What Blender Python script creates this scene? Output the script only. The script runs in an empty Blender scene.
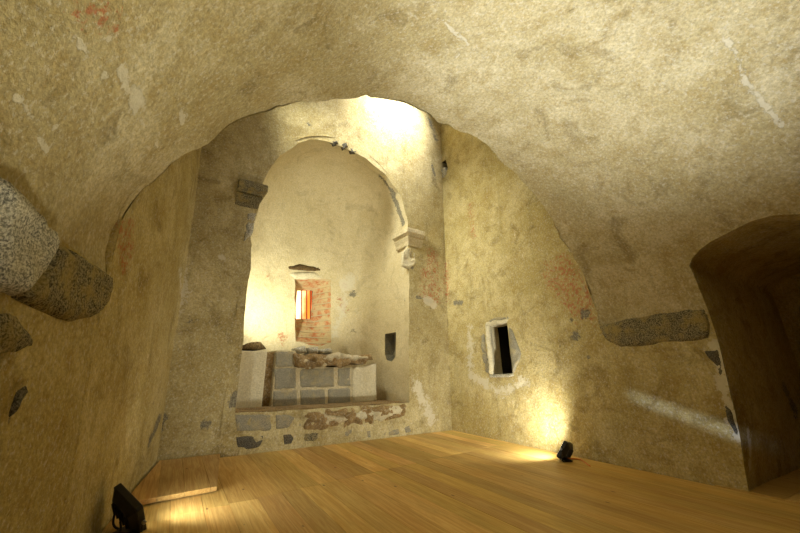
import bpy, bmesh, math, random
import numpy as np
from mathutils import Vector, Matrix
from mathutils.geometry import delaunay_2d_cdt
from mathutils.bvhtree import BVHTree
random.seed(7); RNG = np.random.default_rng(7)
SC = bpy.context.scene; COL = SC.collection
V3 = lambda *a: np.array(a, float)

# ------------------------------------------------------------------ camera
F = 355.6; HOR = 105.0; TH = math.atan(HOR / F); EYE = 1.3
CAM = V3(0, 0, EYE)
def ray(x, y):
    a = (x - 400) / F; b = (266.5 - y) / F
    return V3(a, math.cos(TH) - b * math.sin(TH), math.sin(TH) + b * math.cos(TH))
def ground(x, y, z=0.0):
    d = ray(x, y); return CAM + d * ((z - EYE) / d[2])
cd = bpy.data.cameras.new('camera'); cam = bpy.data.objects.new('camera', cd); COL.objects.link(cam)
cd.sensor_width = 36; cd.lens = F * 36 / 800; cd.clip_start = 0.05
cam.location = CAM; cam.rotation_euler = (math.pi / 2 + TH, 0, 0); SC.camera = cam

class Plane:
    """upright (or leaning) wall plane: o + u*a + t*z + n*w, z is height"""
    def __init__(s, p, q, lean=None):
        s.o = V3(p[0], p[1], 0); s.u = V3(q[0] - p[0], q[1] - p[1], 0); s.L = np.linalg.norm(s.u); s.u /= s.L
        s.t = V3(0, 0, 1) if lean is None else V3(lean[0], lean[1], 1)
        n = np.cross(s.u, s.t); s.n = n / np.linalg.norm(n)
        if np.dot(CAM - s.o, s.n) < 0: s.n = -s.n
    def px(s, x, y):
        d = ray(x, y); p = CAM + d * (np.dot(s.o - CAM, s.n) / np.dot(d, s.n)) - s.o
        z = p[2]; return float(np.dot(p - s.t * z, s.u)), float(z)
    def P(s, a, z, w=0.0): return s.o + s.u * a + s.t * z + s.n * w
    def arr(s, uv, w=0.0):
        uv = np.asarray(uv, float)
        return s.o + uv[:, :1] * s.u + uv[:, 1:2] * s.t + np.asarray(w).reshape(-1, 1) * s.n
    def back(s, d):
        q = Plane.__new__(Plane); q.__dict__ = dict(s.__dict__); q.o = s.o - s.n * d; return q

PL = ground(157, 465); PR = ground(452, 430)
BACK = Plane(PL, PR)
LEFT = Plane(PL, ground(105, 525), lean=-0.0327 * BACK.u[:2])
RIGHT = Plane(PR, ground(750, 493))

# ------------------------------------------------------------------ noise (numpy)
def vnoise(P, seed=0):
    P = np.asarray(P, float) + 1000.0 + seed * 17.3
    i = np.floor(P).astype(np.int64); f = P - i; f = f * f * (3 - 2 * f)
    def h(dx, dy, dz):
        n = ((i[:, 0] + dx) * 374761393 + (i[:, 1] + dy) * 668265263 + (i[:, 2] + dz) * 2147483647 + seed * 144665) & 0xffffffff
        n = ((n ^ (n >> 13)) * 1274126177) & 0xffffffff
        n = (n ^ (n >> 16)) & 0xffff
        return n / 32767.5 - 1
    r = 0
    for dx in (0, 1):
        for dy in (0, 1):
            for dz in (0, 1):
                w = (f[:, 0] if dx else 1 - f[:, 0]) * (f[:, 1] if dy else 1 - f[:, 1]) * (f[:, 2] if dz else 1 - f[:, 2])
                r = r + w * h(dx, dy, dz)
    return r
def fbm(P, scale=1.0, octv=4, seed=0):
    r = 0; a = 1.0; P = np.asarray(P, float)
    for k in range(octv): r = r + a * vnoise(P * scale * 2 ** k, seed + k); a *= 0.5
    return r

# ------------------------------------------------------------------ materials
class NT:
    def __init__(s, name):
        s.m = bpy.data.materials.new(name); s.m.use_nodes = True; s.t = s.m.node_tree; s.t.nodes.clear()
        s.out = s.t.nodes.new('ShaderNodeOutputMaterial'); s.b = s.t.nodes.new('ShaderNodeBsdfPrincipled')
        s.t.links.new(s.b.outputs[0], s.out.inputs[0]); s.co = s.t.nodes.new('ShaderNodeTexCoord').outputs['Object']
    def set(s, sock, v):
        if isinstance(v, bpy.types.NodeSocket): s.t.links.new(v, sock)
        elif isinstance(v, (tuple, list)) and len(v) == 3 and sock.type == 'RGBA': sock.default_value = (*v, 1)
        else: sock.default_value = v
    def noise(s, scale, detail=5, rough=0.55, co=None, dist=0.0):
        n = s.t.nodes.new('ShaderNodeTexNoise'); s.set(n.inputs['Vector'], co or s.co)
        n.inputs['Scale'].default_value = scale; n.inputs['Detail'].default_value = detail
        n.inputs['Roughness'].default_value = rough; n.inputs['Distortion'].default_value = dist
        return n.outputs['Fac']
    def voronoi(s, scale, co=None, out='Distance', feat='F1'):
        n = s.t.nodes.new('ShaderNodeTexVoronoi'); n.feature = feat; s.set(n.inputs['Vector'], co or s.co); n.inputs['Scale'].default_value = scale
        return n.outputs[out]
    def ramp(s, v, lo, hi):
        n = s.t.nodes.new('ShaderNodeMapRange'); n.interpolation_type = 'SMOOTHSTEP'
        s.set(n.inputs[0], v); n.inputs[1].default_value = lo; n.inputs[2].default_value = hi; return n.outputs[0]
    def math(s, op, a, b=0.0):
        n = s.t.nodes.new('ShaderNodeMath'); n.operation = op; s.set(n.inputs[0], a); s.set(n.inputs[1], b); return n.outputs[0]
    def mix(s, f, a, b, mode='MIX'):
        n = s.t.nodes.new('ShaderNodeMix'); n.data_type = 'RGBA'; n.blend_type = mode
        s.set(n.inputs[0], f); s.set(n.inputs[6], a); s.set(n.inputs[7], b); return n.outputs[2]
    def mapping(s, sc, rot=(0, 0, 0), co=None):
        n = s.t.nodes.new('ShaderNodeMapping'); s.set(n.inputs[0], co or s.co)
        n.inputs['Rotation'].default_value = rot; n.inputs['Scale'].default_value = sc; return n.outputs[0]
    def attr(s, name):
        n = s.t.nodes.new('ShaderNodeAttribute'); n.attribute_name = name
        q = s.t.nodes.new('ShaderNodeSeparateColor'); s.t.links.new(n.outputs['Color'], q.inputs[0]); return q.outputs
    def bump(s, h, dist, strength=1.0, prev=None):
        n = s.t.nodes.new('ShaderNodeBump'); n.inputs['Distance'].default_value = dist; n.inputs['Strength'].default_value = strength
        s.set(n.inputs['Height'], h)
        if prev: s.set(n.inputs['Normal'], prev)
        return n.outputs[0]
    def done(s, col, rough=0.9, normal=None, spec=0.15):
        s.set(s.b.inputs['Base Color'], col); s.set(s.b.inputs['Roughness'], rough)
        s.b.inputs['Specular IOR Level'].default_value = spec
        if normal: s.set(s.b.inputs['Normal'], normal)
        return s.m

def plaster(name, a, b, c, contrast=1.0, bump=1.0, streak=True):
    k = NT(name)
    big = k.noise(0.9, 6, 0.6, dist=0.6); mid = k.noise(4.5, 8, 0.65, dist=0.4); fine = k.noise(38, 4, 0.7)
    col = k.mix(k.ramp(big, 0.36, 0.64), a, b)
    col = k.mix(k.math('MULTIPLY', k.ramp(mid, 0.42, 0.72), 0.75 * contrast), col, c)
    if streak:
        st = k.noise(5, 6, 0.6, co=k.mapping((1, 1, 0.16)), dist=0.3)
        col = k.mix(k.math('MULTIPLY', k.ramp(st, 0.5, 0.75), 0.5 * contrast), col, tuple(x * 0.62 for x in a))
    pit = k.ramp(k.noise(11, 5, 0.75, dist=0.8), 0.62, 0.74)
    col = k.mix(k.math('MULTIPLY', pit, 0.6 * contrast), col, (0.13, 0.095, 0.04))
    lite = k.ramp(k.noise(8.5, 6, 0.7, co=k.mapping((1.3, 1, 0.9))), 0.58, 0.75)
    col = k.mix(k.math('MULTIPLY', lite, 0.6 * contrast), col, (0.72, 0.66, 0.50))
    blot = k.ramp(k.noise(2.1, 7, 0.68, dist=1.0), 0.52, 0.68)
    col = k.mix(k.math('MULTIPLY', blot, 0.55 * contrast), col, tuple(x * 0.55 for x in c))
    grain = k.math('ADD', k.math('MULTIPLY', fine, 2.0), 0.02)
    n = k.t.nodes.new('ShaderNodeCombineColor')
    for i in range(3): k.set(n.inputs[i], grain)
    col = k.mix(0.75 * contrast, col, n.outputs[0], 'MULTIPLY')
    col = k.mix(k.math('MULTIPLY', k.ramp(k.noise(24, 5, 0.75), 0.52, 0.62), 0.42 * contrast), col, tuple(x * y for x, y in zip(c, (0.95, 0.9, 0.6))))
    col = k.mix(k.math('MULTIPLY', k.ramp(k.noise(29, 5, 0.75, co=k.mapping((1, 1.2, .9), (.7, .3, .2))), 0.53, 0.63), 0.5 * contrast), col, (0.64, 0.61, 0.52))
    w = k.attr('wear'); warp = k.math('ADD', k.math('MULTIPLY', k.math('SUBTRACT', k.noise(5, 8, 0.75, dist=0.6), 0.5), 1.4), k.math('MULTIPLY', k.noise(24, 6, 0.75), 0.9)); warp = k.math('ADD', warp, 0.05)
    def mask(ch, lo=0.55, hi=0.68): return k.ramp(k.math('ADD', w[ch], k.math('SUBTRACT', warp, 0.5)), lo, hi)
    pale, grey, red = mask(0), mask(1), mask(2)
    redspk = k.math('MULTIPLY', red, k.ramp(k.noise(19, 5, 0.7), 0.47, 0.58))
    col = k.mix(k.math('MULTIPLY', redspk, 0.8), col, (0.40, 0.13, 0.06))
    speck = k.mix(k.ramp(k.noise(45, 3, 0.7), 0.42, 0.6), (0.10, 0.095, 0.08), (0.30, 0.28, 0.22))
    col = k.mix(k.math('MULTIPLY', grey, 0.85), col, speck)
    col = k.mix(k.math('MULTIPLY', pale, 0.75), col, (0.66, 0.62, 0.50))
    h = k.math('ADD', k.math('MULTIPLY', k.noise(6, 7, 0.62), 1.0), k.math('MULTIPLY', k.noise(30, 5, 0.7), 0.5))
    h = k.math('SUBTRACT', h, k.math('MULTIPLY', pale, 0.15)); h = k.math('SUBTRACT', h, k.math('MULTIPLY', grey, 0.35))
    return k.done(col, 0.92, k.bump(h, 0.03 * bump, 0.8))
def granite(name, dark, lite, yel, yamt=0.4, scale=1.0):
    k = NT(name)
    f = k.noise(80 * scale, 3, 0.75); g = k.noise(150 * scale, 2, 0.8); l = k.noise(6, 5, 0.65)
    col = k.mix(k.ramp(f, 0.38, 0.60), dark, lite)
    col = k.mix(k.math('MULTIPLY', k.ramp(g, 0.5, 0.62), 0.6), col, tuple(x * 0.5 for x in dark))
    col = k.mix(k.math('MULTIPLY', k.ramp(l, 0.45, 0.68), yamt), col, yel)
    h = k.math('ADD', k.noise(12, 6, 0.65), k.math('MULTIPLY', f, 0.4))
    return k.done(col, 0.88, k.bump(h, 0.03, 0.8))
def simple(name, col, rough=0.5, spec=0.4, metal=0.0):
    k = NT(name); n = k.noise(60, 3); c = k.mix(k.math('MULTIPLY', n, 0.5), col, tuple(x * 0.6 for x in col))
    k.done(c, rough, k.bump(n, 0.001, 0.3), spec); k.b.inputs['Metallic'].default_value = metal; return k.m
def wood(name, a, b, ang, spec=0.3, rough=0.55):
    k = NT(name)
    co = k.mapping((1, 1, 1), (0, 0, -ang)); co2 = k.mapping((0.45, 9, 9), co=co)
    gr = k.noise(3.2, 7, 0.62, co=co2, dist=1.2); kn = k.voronoi(3.4, co=k.mapping((0.6, 1.5, 1), co=co))
    t = k.attr('tone')
    col = k.mix(k.ramp(gr, 0.36, 0.62), a, b)
    col = k.mix(k.math('MULTIPLY', k.ramp(k.noise(5, 6, 0.7, co=k.mapping((0.3, 22, 22), co=co)), 0.5, 0.68), 0.5), col, tuple(x * 0.6 for x in b))
    col = k.mix(k.math('MULTIPLY', k.ramp(k.noise(1.3, 5, 0.6, co=k.mapping((0.5, 2, 1), co=co)), 0.45, 0.75), 0.45), col, tuple(x * 0.55 for x in b))
    col = k.mix(k.math('MULTIPLY', k.ramp(kn, 0.085, 0.03), 0.8), col, (0.15, 0.065, 0.02))
    n = k.t.nodes.new('ShaderNodeCombineColor')
    for i in range(3): k.set(n.inputs[i], t[i])
    col = k.mix(1.0, col, n.outputs[0], 'MULTIPLY')
    return k.done(col, k.math('ADD', k.math('MULTIPLY', gr, 0.25), rough - 0.1), k.bump(gr, 0.002, 0.6), spec)

M = {}
M['vault'] = plaster('vault_plaster', (0.41, 0.345, 0.185), (0.56, 0.50, 0.33), (0.35, 0.27, 0.12), streak=False)
M['wall'] = plaster('wall_plaster', (0.42, 0.34, 0.14), (0.54, 0.46, 0.24), (0.34, 0.25, 0.085))
M['end'] = plaster('chancel_plaster', (0.40, 0.33, 0.16), (0.54, 0.47, 0.27), (0.32, 0.245, 0.10), bump=0.6)
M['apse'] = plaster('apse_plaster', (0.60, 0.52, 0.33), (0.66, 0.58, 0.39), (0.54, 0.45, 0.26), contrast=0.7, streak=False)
M['mortar'] = plaster('mortar', (0.52, 0.45, 0.29), (0.60, 0.52, 0.36), (0.42, 0.34, 0.20), bump=1.3, streak=False)
M['rubble'] = plaster('broken_mortar', (0.30, 0.20, 0.085), (0.40, 0.28, 0.13), (0.16, 0.10, 0.045), bump=2.0, streak=False)
M['cream'] = plaster('limewash', (0.60, 0.54, 0.38), (0.66, 0.61, 0.46), (0.50, 0.43, 0.27), contrast=0.7, streak=False)
M['granite'] = granite('grey_granite', (0.045, 0.042, 0.03), (0.40, 0.35, 0.22), (0.40, 0.31, 0.11), 0.7, 0.85)
M['pale_granite'] = granite('pale_granite', (0.17, 0.165, 0.14), (0.70, 0.67, 0.56), (0.56, 0.49, 0.30), 0.3)
M['dark_stone'] = granite('dark_stone', (0.045, 0.042, 0.036), (0.19, 0.175, 0.14), (0.20, 0.15, 0.07), 0.3)
M['ashlar'] = granite('ashlar', (0.20, 0.185, 0.145), (0.44, 0.41, 0.315), (0.46, 0.38, 0.20), 0.6, 1.3)
M['old_wood'] = granite('dark_timber', (0.05, 0.03, 0.012), (0.17, 0.11, 0.05), (0.22, 0.15, 0.06), 0.3, 0.5)
M['black'] = simple('black_powder_coat', (0.018, 0.018, 0.02), 0.45, 0.4)
M['cable'] = simple('orange_cable', (0.75, 0.16, 0.02), 0.45)
M['black_cable'] = simple('black_cable', (0.02, 0.02, 0.02), 0.5)
M['steel'] = simple('zinc_steel', (0.35, 0.35, 0.36), 0.4, 0.5, 0.8)
M['void'] = simple('cavity_shade', (0.05, 0.042, 0.03), 0.95, 0.05)  # near-black colour stands in for the shade inside cavities
ANG = math.atan2(RIGHT.u[1], RIGHT.u[0]); ANG_B = math.atan2(BACK.u[1], BACK.u[0])
M['floor'] = wood('larch_boards', (0.82, 0.58, 0.21), (0.68, 0.42, 0.13), ANG)
M['panel'] = wood('larch_panel', (0.64, 0.43, 0.16), (0.50, 0.29, 0.095), ANG)
def brickmat():
    k = NT('brick_reveal'); co = k.mapping((1, 1, 1))
    z = k.t.nodes.new('ShaderNodeSeparateXYZ'); k.set(z.inputs[0], k.co)
    row = k.math('FRACT', k.math('MULTIPLY', z.outputs[2], 6.5)); joint = k.ramp(k.math('ABSOLUTE', k.math('SUBTRACT', row, 0.5)), 0.34, 0.44)
    n = k.noise(5, 6, 0.7); n2 = k.noise(16, 5, 0.7)
    col = k.mix(k.ramp(n2, 0.4, 0.6), (0.46, 0.17, 0.07), (0.56, 0.29, 0.14))
    col = k.mix(joint, col, (0.5, 0.42, 0.27))
    col = k.mix(k.ramp(n, 0.40, 0.56), col, (0.54, 0.44, 0.25))
    return k.done(col, 0.9, k.bump(k.math('ADD', n2, k.math('MULTIPLY', joint, -0.5)), 0.04, 0.8))
M['brick'] = brickmat()
def panemat():
    k = NT('lit_amber_glass')
    n = k.noise(6, 4, 0.6, co=k.mapping((1, 1, 0.5))); u = k.t.nodes.new('ShaderNodeVectorMath'); u.operation = 'DOT_PRODUCT'
    k.set(u.inputs[0], k.co); u.inputs[1].default_value = tuple(BACK.u)
    k.lo = u.outputs['Value']
    c0 = float(np.dot(APSE_WIN[0], BACK.u)); c1 = float(np.dot(APSE_WIN[1], BACK.u))
    f = k.ramp(k.math('ADD', k.lo, k.math('MULTIPLY', k.math('SUBTRACT', n, 0.5), 0.25)), c0 + (c1 - c0) * 0.1, c0 + (c1 - c0) * 0.85)
    col = k.mix(f, (1.0, 0.75, 0.36), (0.8, 0.09, 0.01))
    k.set(k.b.inputs['Emission Color'], col); k.b.inputs['Emission Strength'].default_value = 3.4
    return k.done((0.4, 0.15, 0.03), 0.4)

# ------------------------------------------------------------------ object helpers
def link(name, me, mat, parent=None):
    o = bpy.data.objects.new(name, me); COL.objects.link(o)
    if mat: me.materials.append(mat)
    if parent: o.parent = parent
    return o
def struct(o): o['kind'] = 'structure'; return o
def tag(o, label, cat, group=None):
    o['label'] = label; o['category'] = cat
    if group: o['group'] = group
    return o
def empty(name, loc=(0, 0, 0)):
    o = bpy.data.objects.new(name, None); COL.objects.link(o); o.location = loc; o.empty_display_size = 0.1; return o
def smooth(me, on=True):
    me.polygons.foreach_set('use_smooth', [on] * len(me.polygons))
def rebase(root):
    """parts were built in world space: shift them under an empty placed at the thing's base"""
    inv = Matrix.Translation(-Vector(root.location))
    for c in root.children:
        c.data.transform(inv)

def inside(P, poly):
    x, y = P[:, 0], P[:, 1]; r = np.zeros(len(P), bool); n = len(poly)
    for i in range(n):
        x1, y1 = poly[i]; x2, y2 = poly[(i + 1) % n]
        if y1 == y2: continue
        c = ((y1 > y) != (y2 > y)) & (x < (x2 - x1) * (y - y1) / (y2 - y1) + x1); r ^= c
    return r
def edge_dist(P, poly):
    d = np.full(len(P), 1e9); n = len(poly)
    for i in range(n):
        a = np.array(poly[i]); b = np.array(poly[(i + 1) % n]); ab = b - a; L = max(ab @ ab, 1e-12)
        t = np.clip(((P - a) @ ab) / L, 0, 1); d = np.minimum(d, np.hypot(*(P - a - t[:, None] * ab).T))
    return d
def resample(poly, sp, rag=0.0, seed=0):
    out = []; n = len(poly)
    for i in range(n):
        a = np.array(poly[i], float); b = np.array(poly[(i + 1) % n], float); m = max(1, int(np.linalg.norm(b - a) / sp))
        for k in range(m): out.append(a + (b - a) * k / m)
    out = np.array(out)
    if rag:
        q = np.c_[out, np.zeros(len(out))]
        out = out + rag * np.c_[fbm(q, 5, 4, seed), fbm(q, 5, 4, seed + 50)]
    return [tuple(p) for p in out]
def tri2d(outline, holes, sp):
    o = np.array(outline); lo, hi = o.min(0), o.max(0)
    gx, gy = np.meshgrid(np.arange(lo[0] + sp / 2, hi[0], sp), np.arange(lo[1] + sp / 2, hi[1], sp))
    g = np.c_[gx.ravel(), gy.ravel()]; g[:, 0] += (np.arange(len(g)) // gx.shape[1] % 2) * sp * 0.5 - sp * 0.25
    g += RNG.uniform(-sp * 0.12, sp * 0.12, g.shape)
    keep = inside(g, outline) & (edge_dist(g, outline) > sp * 0.4)
    for h in holes: keep &= ~inside(g, h) & (edge_dist(g, h) > sp * 0.4)
    pts = []; edges = []
    for lp in [outline] + list(holes):
        b = len(pts); pts += [tuple(p) for p in lp]; edges += [(b + i, b + (i + 1) % len(lp)) for i in range(len(lp))]
    nb = len(pts); pts += [tuple(p) for p in g[keep]]
    v, _, f, ov, _, _ = delaunay_2d_cdt([Vector(p) for p in pts], edges, [], 0, 1e-6)
    V = np.array([tuple(p) for p in v]); Fc = np.array([list(t) for t in f if len(t) == 3])
    c = V[Fc].mean(1); k = inside(c, outline)
    for h in holes: k &= ~inside(c, h)
    return V, Fc[k]
def hole_wall(outline, holes, sp, mapf, amp=0.012, scale=1.6, oct=4, seed=3):
    """dense wall patch with openings, gently uneven; returns (verts, faces, uv)"""
    V, Fc = tri2d(resample(outline, sp), [resample(h, sp) for h in holes], sp)
    P, N = mapf(V)
    P = P + N * (amp * fbm(P, scale, oct, seed))[:, None]
    a, b, c = P[Fc[:, 0]], P[Fc[:, 1]], P[Fc[:, 2]]
    if (np.cross(b - a, c - a) * N[Fc[:, 0]]).sum() < 0: Fc = Fc[:, ::-1]
    return P, Fc, V
def pmap(plane): return lambda uv: (plane.arr(uv), np.tile(plane.n, (len(uv), 1)))
def join(parts):
    P = []; Fs = []; b = 0
    for p in parts:
        P.append(p[0]); Fs += [tuple(int(i) + b for i in f) for f in p[1]]; b += len(p[0])
    return np.concatenate(P), Fs
WEAR = []     # (channel, pixels, width in pixels, strength)
def wear(ch, w, *pts, s=1.0): WEAR.append((ch, [tuple(p) for p in pts], w, s))
def build(name, P, Fs, mat, parent=None, worn=False, sm=True):
    me = bpy.data.meshes.new(name); Fs = [tuple(int(i) for i in f) for f in Fs]
    me.from_pydata([tuple(p) for p in P], [], Fs); me.update()
    if sm: smooth(me)
    if worn:
        bvh = BVHTree.FromPolygons([Vector(p) for p in P], Fs)
        att = np.zeros((len(P), 4), np.float32); att[:, 3] = 1
        for ch, pix, w, s in WEAR:
            hits = []
            for p in pix:
                d = ray(*p); h = bvh.ray_cast(Vector(CAM), Vector(d).normalized())
                hits.append(None if h[0] is None else (np.array(h[0]), h[3]))
            for i in range(len(hits)):
                j = min(i + 1, len(hits) - 1)
                if hits[i] is None or hits[j] is None or (i == j and len(hits) > 1): continue
                a, b = hits[i][0], hits[j][0]; ab = b - a; L = max(ab @ ab, 1e-9)
                wm = 1.25 * w * hits[i][1] / 400
                t = np.clip(((P - a) @ ab) / L, 0, 1); d = np.linalg.norm(P - a - t[:, None] * ab, axis=1)
                att[:, ch] = np.maximum(att[:, ch], s * np.clip(0.98 - 0.42 * d / wm, 0, 1))
        ca = me.color_attributes.new('wear', 'FLOAT_COLOR', 'POINT'); ca.data.foreach_set('color', att.ravel())
    return link(name, me, mat, parent)

def slab(name, plane, poly, out, mat, parent=None, bev=0.03, rough=0.012, sp=None, deep=0.08, rag=0.012, seed=None, px=True, pillow=1.0, nsc=7):
    """a stone: outline on a wall plane, standing out from it, rounded edges, rough face, real thickness behind"""
    seed = seed if seed is not None else random.randint(0, 999)
    uv = [plane.px(*p) for p in poly] if px else poly
    ext = np.ptp(np.array(uv), axis=0).max(); sp = sp or max(0.012, min(0.04, ext / 18))
    ol = resample(uv, sp, rag, seed); V, Fc = tri2d(ol, [], sp)
    d = edge_dist(V, ol); q = plane.arr(V)
    t = np.clip(d / bev, 0, 1); prof = np.sqrt(1 - (1 - t) ** 2)
    w = out * prof * pillow + out * (1 - pillow) + rough * fbm(q, nsc, 4, seed) * np.clip(d / bev, 0.15, 1)
    P = plane.arr(V, w); n = len(P)
    nb = len(ol); order = list(range(nb))           # outline vertices come first
    Pb = plane.arr(V[:nb], np.full(nb, -deep))
    Fs = [tuple(f) for f in Fc]
    a, b, c = (P[Fc[:, k]] for k in range(3))
    if (np.cross(b - a, c - a) @ plane.n).sum() < 0: Fs = [f[::-1] for f in Fs]
    for i in range(nb):
        j = (i + 1) % nb; Fs.append((i, j, n + j, n + i))
    Fs.append(tuple(n + i for i in range(nb)))
    me = bpy.data.meshes.new(name); me.from_pydata([tuple(p) for p in np.r_[P, Pb]], [], [tuple(int(i) for i in f) for f in Fs])
    bm = bmesh.new(); bm.from_mesh(me); bmesh.ops.recalc_face_normals(bm, faces=bm.faces); bm.to_mesh(me); bm.free()
    smooth(me); return link(name, me, mat, parent)
def base_of(root_pts): return tuple(np.mean(np.array(root_pts), axis=0))

def tube(name, pts, r, mat, parent=None, seg=10):
    cu = bpy.data.curves.new(name, 'CURVE'); cu.dimensions = '3D'; cu.bevel_depth = r; cu.bevel_resolution = 3; cu.use_fill_caps = True
    sp = cu.splines.new('NURBS'); sp.points.add(len(pts) - 1); sp.use_endpoint_u = True; sp.order_u = 3; sp.resolution_u = 6
    for p, q in zip(sp.points, pts): p.co = (*q, 1)
    o = bpy.data.objects.new('tmp', cu); COL.objects.link(o)
    me = bpy.data.meshes.new_from_object(o.evaluated_get(bpy.context.evaluated_depsgraph_get()))
    bpy.data.objects.remove(o); bpy.data.curves.remove(cu); me.name = name; smooth(me); me.materials.clear()
    return link(name, me, mat, parent)
def loft(name, loops, mat, parent=None, cap0=True, cap1=True, bev=0.0, sm=False, flip=False):
    n = len(loops[0]); P = [p for lp in loops for p in lp]; Fs = []
    for k in range(len(loops) - 1):
        for i in range(n):
            j = (i + 1) % n; Fs.append((k * n + i, k * n + j, (k + 1) * n + j, (k + 1) * n + i))
    if cap0: Fs.append(tuple(range(n))[::-1])
    if cap1: Fs.append(tuple(range((len(loops) - 1) * n, len(loops) * n)))
    bm = bmesh.new(); vs = [bm.verts.new(tuple(p)) for p in P]
    for f in Fs: bm.faces.new([vs[i] for i in f])
    bmesh.ops.recalc_face_normals(bm, faces=bm.faces)
    if bev:
        es = [e for e in bm.edges if len(e.link_faces) == 2 and e.calc_face_angle(0) > 0.5]
        bmesh.ops.bevel(bm, geom=es, offset=bev, segments=2, affect='EDGES', profile=0.6)
    me = bpy.data.meshes.new(name); bm.to_mesh(me); bm.free()
    if sm: smooth(me)
    return link(name, me, mat, parent)

# ------------------------------------------------------------------ vault surface
SPR = 2.0; RISE = 2.75
def on_left(u, z, w=0.0): return LEFT.P(u, z, w)
A0 = LEFT.P(3.42, SPR); B0 = RIGHT.P(3.83, SPR)
ARCH = Plane(A0, B0)
EDGE_PX = [(125, 220), (145, 196), (165, 178), (200, 152), (235, 122), (262, 112), (300, 104), (330, 101), (375, 98), (405, 103), (440, 122), (480, 140), (515, 170), (545, 210), (570, 250), (590, 290)]
_e = np.array([ARCH.px(*p) for p in EDGE_PX]); _x = (_e[:, 0] / ARCH.L - .5) * 2; _z = (_e[:, 1] - SPR) / RISE
_ph = np.arctan2(_z, _x); _rh = np.hypot(_x, _z); _i = np.argsort(_ph)
_PH = np.r_[0, _ph[_i], math.pi]; _RH = np.r_[1, _rh[_i], 1]
_g = np.linspace(0, math.pi, 400); _r0 = np.interp(_g, _PH, _RH)
def _blur(r, k):
    w = np.hanning(k); w /= w.sum(); return np.convolve(np.pad(r, k // 2, mode='edge'), w, 'valid')[:400]
_r1 = _blur(_r0, 25); _r2 = _blur(_r0, 121)
for _q in (_r1, _r2):
    m = np.clip(np.minimum(_g, math.pi - _g) / 0.12, 0, 1); _q[:] = _q * m + (1 - m)
Q2 = 8.6     # arc length scale of the vault parameter
def vault(uv):
    uv = np.asarray(uv, float); s = uv[:, 0]; phi = math.pi * (1 - uv[:, 1] / Q2)
    b = np.clip(s / 0.9, 0, 1); rho = np.interp(phi, _g, _r1) * (1 - b) + np.interp(phi, _g, _r2) * b
    rho = np.minimum(rho, 1 / np.maximum(np.abs(np.cos(phi)), 1e-3))
    Ls = A0 + s[:, None] * LEFT.u; Rs = B0 + s[:, None] * RIGHT.u
    P = Ls + (Rs - Ls) * (0.5 + 0.5 * rho * np.cos(phi))[:, None]; P[:, 2] = SPR + RISE * rho * np.sin(phi)
    P[:, :2] += (-0.0327 * np.clip(1 - uv[:, 1] / 2.2, 0, 1) * (P[:, 2] - SPR))[:, None] * BACK.u[:2]
    P -= LEFT.n * (0.03 * np.clip((2.0 - uv[:, 1]) / 1.2, 0, 1) * np.clip(uv[:, 1] / .15, 0, 1) * np.clip(1 - s / .6, 0, 1))[:, None]
    return P
def vault_map(uv):
    P = vault(uv); e = 1e-3
    du = vault(uv + np.array([e, 0])) - P; dv = vault(uv + np.array([0, e])) - P
    N = np.cross(du, dv); N /= np.linalg.norm(N, axis=1)[:, None]
    c = V3(0, 0, 1.5) - P; c = c * np.array([1, 1, 1]); N *= np.sign((N * c).sum(1))[:, None]
    return P, N
def vault_px(x, y):
    g = np.array([(s, q) for s in np.arange(-0.2, 6, 0.03) for q in np.arange(4.3, Q2 + .01, 0.03)]) if not hasattr(vault_px, 'g') else vault_px.g
    if not hasattr(vault_px, 'g'):
        vault_px.g = g; P = vault(g) - CAM
        zc = P[:, 1] * math.cos(TH) + P[:, 2] * math.sin(TH); yc = -P[:, 1] * math.sin(TH) + P[:, 2] * math.cos(TH)
        zc = np.where(zc < 0.05, np.nan, zc)
        vault_px.p = np.c_[400 + F * P[:, 0] / zc, 266.5 - F * yc / zc]
    d = np.nan_to_num(((vault_px.p - [x, y]) ** 2).sum(1), nan=1e9); return tuple(g[d.argmin()])

# ------------------------------------------------------------------ wear marks (flakes, bare stone, old pigment) plus a grey arch band and a painted shadow edge
PALE, GREY, RED = 0, 1, 2
for w, *p in [(4, (122, 68), (126, 92)), (6, (135, 95), (138, 106)), (3.2, (15, 98), (30, 120), (46, 150)), (4, (97, 108)), (3.5, (104, 76)), (2.5, (70, 34), (92, 55)),
              (3, (110, 38)), (2, (143, 120), (142, 130)), (2, (180, 111), (182, 125)), (2.5, (152, 160)), (3, (110, 165)), (2, (67, 186)), (1.5, (50, 128), (78, 122)),
              (1.6, (724, 36), (740, 60), (745, 82), (765, 105), (785, 128)), (2, (185, 105), (188, 118)), (2, (155, 150), (158, 140)), (1.4, (440, 20), (470, 45), (455, 60))]:
    wear(PALE, w, *p)
wear(RED, 9, (120, 238), (130, 250), (124, 268)); wear(RED, 8, (118, 232), (132, 226)); wear(RED, 20, (75, 12), (110, 20), s=.7); wear(RED, 14, (560, 272), (580, 300)); wear(RED, 8, (552, 285), (590, 315), s=.8)
wear(RED, 7, (432, 255), (434, 300)); wear(RED, 6, (424, 270), (424, 300), s=.8); wear(RED, 5, (446, 265), (448, 300), s=.8); wear(RED, 5, (470, 205), (474, 235), s=.7)
wear(GREY, 4, (575, 336)); wear(GREY, 4, (585, 314)); wear(GREY, 2, (571, 320)); wear(GREY, 2.2, (455, 303), (462, 303)); wear(GREY, 1.6, (417, 297), (432, 302))
wear(GREY, 2.5, (412, 268)); wear(GREY, 2, (405, 300)); wear(GREY, 1.5, (560, 345)); wear(GREY, 2, (588, 357)); wear(GREY, 3, (14, 408), (20, 395)); wear(GREY, 2, (10, 420))
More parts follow.
